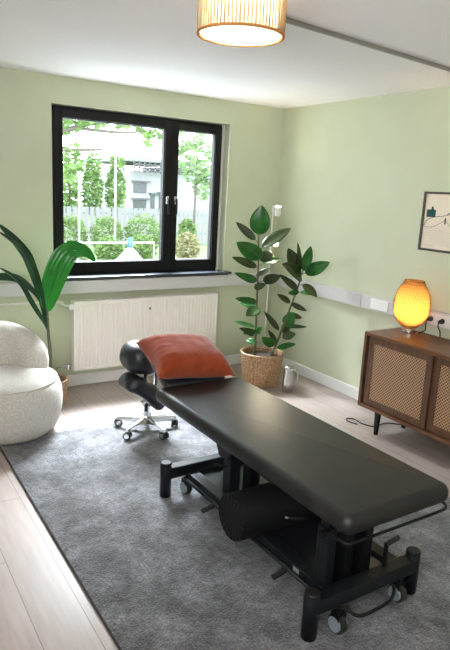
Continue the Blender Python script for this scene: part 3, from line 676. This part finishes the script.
for k, (ya, yb) in enumerate(((-2.405, -1.842), (-2.98, -2.408))):
    xo = SX0+.012+.016*(k == 1)
    b = BM(); st = 0.046; z0, z1 = SZ0+.030, SZ1-.030
    box(b, xo, xo+.018, ya, ya+st, z0, z1); box(b, xo, xo+.018, yb-st, yb, z0, z1)
    box(b, xo, xo+.018, ya+st, yb-st, z0, z0+st); box(b, xo, xo+.018, ya+st, yb-st, z1-st, z1)
    d = obj('door', b, 'walnut_v', sb)
    b = box(BM(), xo+.006, xo+.010, ya+st-.004, yb-st+.004, z0+st-.004, z1-st+.004); obj('cane_panel', b, 'cane', d)
for y in (SY1-.16, SY0+.16):
    for x in (SX0+.055, SX1-.055):
        b = BM(); vs = []
        for z, hw_ in ((0.0, .011), (SZ0-.006, .018)): vs.append([b.verts.new((x+sx_*hw_, y+sy_*hw_, z)) for sx_, sy_ in ((-1, -1), (1, -1), (1, 1), (-1, 1))])
        for k in range(4): b.faces.new((vs[0][k], vs[0][(k+1) % 4], vs[1][(k+1) % 4], vs[1][k]))
        b.faces.new(vs[0][::-1]); b.faces.new(vs[1]); box(b, x-.03, x+.03, y-.03, y+.03, SZ0-.006, SZ0)
        obj('leg', b, 'black_metal', sb, bevel=0.001)

# ------------------------------------------------------------------ woven table lamp
LX, LY, LZ = -0.195, -1.945, SZ1
tl = thing('table_lamp', 'lit oval woven bamboo table lamp glowing amber on the sideboard', 'lamp', (LX, LY, LZ))
b = lathe(BM(), [(0.048, 0.001), (0.050, 0.006), (0.050, 0.026), (0.046, 0.030)], (LX, LY, LZ), 32); obj('base', b, 'steel', tl)
b = tube(BM(), [(LX, LY, LZ+.03), (LX, LY, LZ+.085)], 0.014, 12); obj('bulb_holder', b, 'steel', tl)
b = ellipsoid(BM(), (LX, LY, LZ+.118), 0.022, 0.022, 0.036, seg=16, rings=10); obj('bulb', b, 'bulb', tl, smooth=True)
def lamp_r(t): # t 0 bottom to 1 top
    pts = [(0, .058), (.10, .112), (.25, .142), (.42, .152), (.58, .149), (.75, .132), (.88, .108), (1.0, .076)]
    for (a, ra), (c, rc) in zip(pts, pts[1:]):
        if t <= c: u = (t-a)/(c-a); return ra+(rc-ra)*u
    return pts[-1][1]
def lamp_rs(t): return sum(lamp_r(min(1, max(0, t+o))) for o in (-.05, -.025, 0, .025, .05))/5*.86
LH0, LH = 0.046, 0.335
b = BM(); lathe(b, [(lamp_rs(i/24)-.005, LH0+LH*i/24) for i in range(25)], (LX, LY, LZ), 40, False, False); obj('shade_lining', b, 'paper_lining', tl, smooth=True)
def weave():
    b = BM(); N = 30; n = 26
    for hand in (1, -1):
        for k in range(N):
            row = []
            for i in range(n+1):
                t = i/n; a = 2*PI*k/N + hand*t*1.5; r = lamp_rs(t) + (.0012 if hand > 0 else -.0008)
                da = .0046/max(r, .02)
                row.append([b.verts.new((LX+r*math.cos(a+s*da), LY+r*math.sin(a+s*da), LZ+LH0+LH*t)) for s in (-1, 1)])
            for p, q in zip(row, row[1:]): b.faces.new((p[0], p[1], q[1], q[0]))
    return b
o = obj('woven_shade', weave(), 'bamboo', tl); thicken(o, .0012)
b = BM()
for t in (0.0, 1.0): tube(b, [(LX+lamp_rs(t)*math.cos(2*PI*k/32), LY+lamp_rs(t)*math.sin(2*PI*k/32), LZ+LH0+LH*t) for k in range(33)], 0.005, 8)
obj('shade_rim', b, 'bamboo', tl, smooth=True)
l = bpy.data.lights.new('table_lamp_bulb', 'POINT'); l.energy = 8; l.color = (1.0, 0.64, 0.30); l.shadow_soft_size = 0.03
o = bpy.data.objects.new('bulb_light', l); COL.objects.link(o); o.parent = tl; o.location = (0, 0, 0.165)

# ------------------------------------------------------------------ sockets, plugs, cords
b = box(BM(), -0.070, -0.0605, -1.612, -1.425, 0.832, 0.912); tag(obj('cover_plate', b, 'white', bevel=0.003, origin=(-0.06, -1.51, 0.87)), 'white blank cover plate on the wall trunking between table lamp and rubber plant', 'cover plate')
ss = thing('wall_socket', 'white double power socket on the trunking behind the table lamp', 'socket', (-0.06, -2.10, 0.87))
b = box(BM(), -0.070, -0.0605, -2.20, -1.985, 0.828, 0.912); obj('faceplate', b, 'white', ss, bevel=0.003)
for y in (-2.035, -2.135):
    b = lathe(BM(), [(0.021, 0), (0.021, 0.003), (0.018, 0.003)], (0, 0, 0), 24); bmesh.ops.transform(b, matrix=T(-0.070, y, 0.872) @ RY(-PI/2), verts=b.verts); obj('socket_well', b, 'trunking', ss)
for y, lab, path in ((-2.035, 'black power plug whose short cord runs to the base of the woven lamp', [(-.118, -2.035, .868), (-.13, -2.04, .83), (-.125, -2.035, .79), (-.13, -2.01, .768), (-.15, -2.005, .763), (-.165, -2.012, .763)]),
                     (-2.135, 'black power plug whose long cord drops behind the sideboard onto the floor', [(-.118, -2.135, .868), (-.115, -2.135, .83), (-.080, -2.13, .79), (-.072, -2.12, .70), (-.072, -2.05, .40), (-.072, -1.98, .05), (-.10, -1.93, .008), (-.20, -1.84, .006), (-.34, -1.85, .006), (-.385, -1.77, .006), (-.375, -1.67, .006), (-.42, -1.635, .006), (-.452, -1.68, .006), (-.43, -1.76, .006)])):
    pl = thing('power_plug', lab, 'plug', (-0.08, y, 0.868), )
    b = tube(BM(), [(-.072, y, .870), (-.078, y, .870), (-.100, y, .869), (-.118, y, .868)], [0.018, 0.019, 0.015, 0.008], 16); obj('plug_body', b, 'cord', pl)
    obj('cord', tube(BM(), smooth_path(path, 6), 0.0042, 8), 'cord', pl, smooth=True)

# ------------------------------------------------------------------ framed drawing on the right wall
PY1, PY0, PZ0, PZ1 = -1.793, -2.40, 1.35, 1.777
pf = thing('framed_drawing', 'cream line drawing with a teal shape in a thin dark frame', 'picture', (-0.01, (PY0+PY1)/2, (PZ0+PZ1)/2))
b = BM(); w = .016
box(b, -.022, -.001, PY0, PY1, PZ0, PZ0+w); box(b, -.022, -.001, PY0, PY1, PZ1-w, PZ1); box(b, -.022, -.001, PY0, PY0+w, PZ0+w, PZ1-w); box(b, -.022, -.001, PY1-w, PY1, PZ0+w, PZ1-w); obj('frame', b, 'picture_frame', pf, bevel=0.001)
b = box(BM(), -.010, -.002, PY0+w, PY1-w, PZ0+w, PZ1-w); ar = obj('artwork', b, 'paper', pf)
def art(poly, m, d=.0006):
    b = BM(); X = -.0102-d; f = [b.verts.new((X, PY1-u, PZ0+v)) for u, v in poly]; g = [b.verts.new((-.0100, PY1-u, PZ0+v)) for u, v in poly]; n = len(f)
    b.faces.new(f); b.faces.new(g[::-1])
    for k in range(n): b.faces.new((f[k], g[k], g[(k+1) % n], f[(k+1) % n]))
    return b
obj('teal_shape', art([(.035, .245), (.115, .245), (.115, .298), (.095, .300), (.088, .325), (.075, .318), (.072, .300), (.035, .298)], 'teal_ink'), 'teal_ink', ar)
b = BM()
def line(pts, r): tube(b, [(-.0106, PY1-u, PZ0+v) for u, v in smooth_path([(p[0], p[1], 0) for p in pts], 4) and [(q.x, q.y) for q in smooth_path([(p[0], p[1], 0) for p in pts], 4)]], r, 5)
line([(.02, .18), (.05, .225), (.12, .25), (.20, .262), (.26, .30), (.34, .36)], .0022); line([(.22, .265), (.30, .33), (.38, .385)], .003)
line([(.03, .175), (.10, .175), (.18, .215), (.21, .225), (.27, .18), (.40, .165), (.58, .19)], .0016); line([(.205, .20), (.20, .225), (.206, .245), (.21, .22), (.207, .20)], .003)
line([(.38, .385), (.46, .33), (.58, .30)], .0022)
obj('dark_strokes', b, 'dark_ink', ar)
b = BM()
for k in range(9): line([(.03+.01*k, .155-.013*k), (.15, .165-.013*k), (.27, .14-.012*k), (.42, .145-.011*k), (.58, .16-.012*k)], .0009)
for k in range(6): line([(.035+.018*k, .038), (.045+.018*k, .046), (.048+.018*k, .038)], .0009)
obj('pencil_lines', b, 'line_ink', ar)

# ------------------------------------------------------------------ ceiling lamp and rail
PX, PY, PB = -2.275, -2.665, 2.305
pd = thing('pendant_lamp', 'round drum ceiling lamp with a rattan rod shade, lit', 'ceiling lamp', (PX, PY, H))
b = BM(); N = 72; PR = 0.170
for k in range(N):
    a = 2*PI*k/N; rr = PR + .0015*rnd.random(); tube(b, [(PX+rr*math.cos(a), PY+rr*math.sin(a), PB+.012), (PX+rr*math.cos(a+.01*rnd.uniform(-1, 1)), PY+rr*math.sin(a), PB+.160)], .0034, 5)
obj('shade', b, 'rattan', pd, smooth=True)
b = lathe(BM(), [(PR-.008, PB+.008), (PR-.008, PB+.160)], (PX, PY, 0), 56, False, False); obj('shade_lining', b, 'rattan_lining', pd, smooth=True)
for z in (PB+.006, PB+.162):
    b = tube(BM(), [(PX+PR*math.cos(2*PI*k/56), PY+PR*math.sin(2*PI*k/56), z) for k in range(57)], 0.006, 8); obj('shade_rim', b, 'bamboo', pd, smooth=True)
b = lathe(BM(), [(PR-.014, PB+.004), (PR-.014, PB+.010)], (PX, PY, 0), 56); obj('diffuser', b, 'diffuser', pd)
b = lathe(BM(), [(0.06, H-.03), (0.06, H-.002)], (PX, PY, 0), 32); tube(b, [(PX, PY, PB+.10), (PX, PY, H-.02)], .012, 10)
for k in range(3): tube(b, [(PX, PY, PB+.15), (PX+(PR-.01)*math.cos(2.1*k), PY+(PR-.01)*math.sin(2.1*k), PB+.155)], .003, 6)
obj('ceiling_mount', b, 'white', pd)
l = bpy.data.lights.new('pendant_bulb', 'POINT'); l.energy = 30; l.color = (1.0, 0.90, 0.78); l.shadow_soft_size = 0.05
o = bpy.data.objects.new('bulb_light', l); COL.objects.link(o); o.parent = pd; o.location = (0.05, 0.05, -.09)
b = BM(); A0, A1 = Vector((-4.65, -2.72, 0)), Vector((-0.005, -2.205, 0)); d = (A1-A0).normalized(); s = Vector((-d.y, d.x, 0))*.011
for z0, z1, k in ((2.480, 2.499, 1.0),):
    vs = [b.verts.new(p + s*g*k + Vector((0, 0, z))) for p in (A0, A1) for g, z in ((-1, z0), (1, z0), (1, z1), (-1, z1))]
    for q in ((0, 1, 2, 3), (7, 6, 5, 4), (0, 4, 5, 1), (1, 5, 6, 2), (2, 6, 7, 3), (3, 7, 4, 0)): b.faces.new([vs[i] for i in q])
M['rail'] = mat('grey_aluminium', (0.30, 0.29, 0.27), 0.4, 0.6)
tag(obj('ceiling_rail', b, 'rail', bevel=0.003), 'thin grey metal rail running across the white ceiling', 'rail')

# ------------------------------------------------------------------ garden outside the window
M['lawn'] = mat('lawn', (0.10, 0.14, 0.05), 0.95, col2=(0.20, 0.24, 0.11), nscale=4)
M['bounce_pale'] = mat('pale_bounce_surface', (0.70, 0.69, 0.68), 0.9, col2=(0.78, 0.77, 0.76), nscale=5)  # pale colour for the added slab that reflects daylight upwards
M['hedge'] = mat('hedge_leaf', (0.075, 0.14, 0.028), 0.7, col2=(0.19, 0.28, 0.09), nscale=3, transl=0.3)
M['tree'] = mat('tree_leaf', (0.08, 0.16, 0.035), 0.7, col2=(0.19, 0.30, 0.09), nscale=2, transl=0.35)
M['pale_tree'] = mat('pale_tree_leaf', (0.13, 0.22, 0.09), 0.7, col2=(0.27, 0.37, 0.18), nscale=2, transl=0.35)
M['pale_shrub'] = mat('pale_shrub_leaf', (0.22, 0.28, 0.14), 0.7, col2=(0.40, 0.44, 0.28), nscale=5, transl=0.3)
M['red_shrub'] = mat('reddish_shrub_leaf', (0.20, 0.17, 0.09), 0.7, col2=(0.34, 0.32, 0.17), nscale=5, transl=0.3)
M['bark'] = mat('bark', (0.10, 0.085, 0.07), 0.9)
M['facade'] = mat('white_render', (0.30, 0.31, 0.33), 0.9)
M['dark_glass'] = mat('dark_glazing', (0.05, 0.06, 0.07), 0.2)
M['fence'] = mat('pale_fence', (0.20, 0.20, 0.205), 0.8)
M['canvas'] = mat('white_canvas', (0.45, 0.45, 0.45), 0.8)
M['blue'] = mat('blue_plastic', (0.03, 0.08, 0.20), 0.5)
GZ = -0.15
b = box(BM(), -12, 40, 0.3, 60, GZ-.2, GZ); struct(obj('lawn', b, 'lawn'))
b = box(BM(), -7, 5, 0.27, 5.4, GZ, GZ+.02); struct(obj('bounce_slab', b, 'bounce_pale'))  # unseen slab, added to bounce daylight onto the ceiling
def leaves(bm, c, r, n, size, rg, shell=0.55):
    vs, c = [], Vector(c)
    for _ in range(n):
        while True:
            v = Vector((rg.uniform(-1, 1), rg.uniform(-1, 1), rg.uniform(-1, 1)))
            if shell**2 < v.length_squared < 1: break
        p = c + Vector((v.x*r[0], v.y*r[1], v.z*r[2])); s = size*rg.uniform(.6, 1.3)
        a = Vector((rg.gauss(0, 1), rg.gauss(0, 1), rg.gauss(0, 1))).normalized(); u, w = frame_of(a)
        q = [bm.verts.new(p+u*s), bm.verts.new(p+w*s*.6), bm.verts.new(p-u*s), bm.verts.new(p-w*s*.6)]; bm.faces.new(q)
    return bm
def plant(name, label, cat, base, blobs, m, size, seed, trunk=None, group=None):
    t = thing(name, label, cat, base, group); rg = random.Random(seed); b = BM()
    for c, r, n in blobs: leaves(b, c, r, n, size, rg)
    obj('foliage', b, m, t)
    b = BM()
    for pts, r0, r1 in (trunk or [([base, Vector(base)+Vector((0, 0, .5))], .03, .02)]):
        P = smooth_path(pts, 4); k = len(P); tube(b, P, [r0+(r1-r0)*i/k for i in range(k)], 7)
    obj('trunk', b, 'bark', t)
    return t
# clipped shrubs, front and back rows
for i, (x, y, z, rx, rz, lab, m) in enumerate((
    (0.86, 9.0, .52, .40, .46, 'clipped green shrub in the back row, below the first white pole', 'hedge'), (1.75, 9.0, .52, .42, .46, 'clipped green shrub in the back row, between the white pole and the widest shrub', 'hedge'),
    (2.72, 9.0, .55, .50, .50, 'widest clipped green shrub of the back row, behind the blue canopy tip', 'hedge'), (4.36, 9.7, .50, .27, .42, 'green shrub of the back row seen through the narrow window sash', 'hedge'),
    (0.22, 7.0, .26, .38, .30, 'low pale shrub of the front row, beside the end of the garden rail', 'pale_shrub'), (1.02, 7.0, .36, .30, .33, 'round green shrub of the front row, just behind the white canopy slope', 'hedge'),
    (1.74, 7.0, .36, .34, .35, 'round green shrub of the front row, at the window frame upright', 'hedge'), (3.42, 8.0, .32, .34, .38, 'reddish tinged shrub seen low through the narrow window sash', 'red_shrub'))):
    plant('shrub', lab, 'shrub', (x, y, GZ), [((x, y, z), (rx, rx*.9, rz), 1100)], m, .042, 20+i, None, 'garden shrubs')
# tall screening trees behind the fence
for i, (x, lab) in enumerate(((2.48, 'leafy screening tree behind the fence, nearest the outer window frame'), (3.22, 'leafy screening tree behind the fence, between the two white poles'), (4.0, 'leafy screening tree behind the fence, beside the white building'))):
    plant('screening_tree', lab, 'tree', (x, 14, GZ), [((x, 14, 1.50), (.34, .34, .85), 700), ((x+.05, 14, 2.35), (.26, .26, .36), 160)], 'tree', .075, 40+i, [([(x, 14, GZ), (x, 14, 1.8)], .05, .03)], 'trees behind the fence')
plant('tree', 'spreading tree whose branches hang into the top left of the window', 'tree', (-1.2, 7.2, GZ),
      [((-.1, 7.0, 3.0), (.7, .6, .45), 260), ((.55, 7.0, 3.05), (.55, .5, .30), 170), ((1.25, 7.0, 3.1), (.6, .5, .28), 150), ((1.95, 7.0, 2.95), (.35, .4, .42), 110), ((.15, 7.0, 2.1), (.35, .4, .4), 110), ((-.2, 7, 3.7), (1.2, .8, .5), 300)], 'tree', .085, 60,
      [([(-1.2, 7.2, GZ), (-1.0, 7.2, 1.2), (-.4, 7.1, 2.3), (.3, 7.05, 2.75), (1.2, 7, 3.0)], .13, .02), ([(-.4, 7.1, 2.3), (.5, 7, 2.35), (.9, 7, 2.4)], .05, .015), ([(.3, 7.05, 2.75), (1.3, 7, 2.75), (1.9, 7, 2.85)], .04, .012)])
plant('young_tree', 'slim young tree with pale foliage seen through the right window sash', 'tree', (4.78, 10, GZ),
      [((4.75, 10, 2.45), (.62, .5, .62), 420), ((4.45, 10, 3.05), (.5, .5, .40), 150), ((4.95, 10, 1.85), (.30, .3, .45), 130)], 'pale_tree', .085, 61, [([(4.72, 10, GZ), (4.74, 10, 1.2), (4.76, 10, 2.6)], .045, .02)])
# fence
fn = thing('picket_fence', 'pale picket fence standing behind the shrubs', 'fence', (3.5, 13, GZ))
b = BM()
for k in range(52): box(b, -1.0+.18*k, -.86+.18*k, 13.0, 13.02, GZ, 1.02)
obj('pickets', b, 'fence', fn)
b = BM(); box(b, -1.1, 8.4, 13.03, 13.07, .20, .27); box(b, -1.1, 8.4, 13.03, 13.07, .80, .87); obj('fence_rails', b, 'fence', fn)
for x, lab in ((0.86, 'slim white garden pole rising nearest the outer window frame'), (1.72, 'slim white garden pole rising between the screening trees, nearer the white building')):
    p = thing('garden_pole', lab, 'pole', (x, 8.4, GZ)); obj('shaft', tube(BM(), [(x, 8.4, GZ), (x, 8.4, 2.55)], .022, 10), 'canvas', p); obj('pole_cap', ellipsoid(BM(), (x, 8.4, 2.56), .03, .03, .02, seg=12, rings=8), 'canvas', p, smooth=True)
# pointed canopy with blue tip
cn = thing('garden_canopy', 'low white pointed canopy with a blue tip in the garden', 'canopy', (0.62, 5.0, GZ))
b = BM(); prof = [(0.78, .12), (0.60, .20), (.40, .31), (.22, .45), (.10, .59), (.05, .64)]; lathe(b, prof, (0.62, 5.0, 0), 12); obj('canopy_cloth', b, 'canvas', cn)
b = lathe(BM(), [(.045, .63), (.05, .70), (.04, .80), (.015, .83)], (0.62, 5.0, 0), 14); obj('canopy_tip', b, 'blue', cn, smooth=True)['label'] = 'blue canopy tip'
b = BM()
for k in range(4): a = PI/4+k*PI/2; tube(b, [(.62+.5*math.cos(a), 5+.5*math.sin(a), GZ), (.62+.5*math.cos(a), 5+.5*math.sin(a), .14)], .02, 8)
obj('canopy_posts', b, 'canvas', cn)
gr = thing('garden_rail', 'thin white tubular rail crossing behind the blue tipped canopy', 'rail', (0.7, 5.6, GZ))
b = tube(BM(), [(-.10, 5.7, GZ), (-.10, 5.7, .66), (1.42, 5.7, .66), (1.42, 5.7, GZ)], .018, 8); obj('rail_tube', b, 'canvas', gr)
# white building with a roof balcony
bd = thing('building', 'white flat-roofed building with dark balcony rails behind the trees', 'building', (14, 26, GZ))
b = BM(); box(b, 9.3, 22, 25, 32, GZ, 2.45); box(b, 13.2, 22, 25.5, 32, 2.45, 2.9); obj('wall', b, 'facade', bd)
b = box(BM(), 8.9, 13.6, 24.4, 32, 2.95, 3.15); obj('roof_slab', b, 'fence', bd)
b = BM()
for z in (2.42, 2.62, 2.78): box(b, 9.2, 12.6, 24.3, 24.36, z, z+.06)
for k in range(12): box(b, 9.2+.3*k, 9.25+.3*k, 24.3, 24.36, 2.40, 2.98)
obj('balcony_railing', b, 'dark_glass', bd)
for x0, x1, z0, z1 in ((9.5, 10.25, 1.35, 1.9), (9.5, 10.25, .45, 1.0), (10.5, 10.75, .55, 1.3), (11.0, 11.35, .40, 1.35), (14.5, 15.2, .9, 1.7)):
    b = box(BM(), x0, x1, 24.97, 25.05, z0, z1); w = obj('window', b, 'dark_glass', bd)
    b = box(BM(), x0-.1, x1+.1, 24.7, 25.0, z1+.02, z1+.1); obj('canopy_slab', b, 'dark_glass', w)
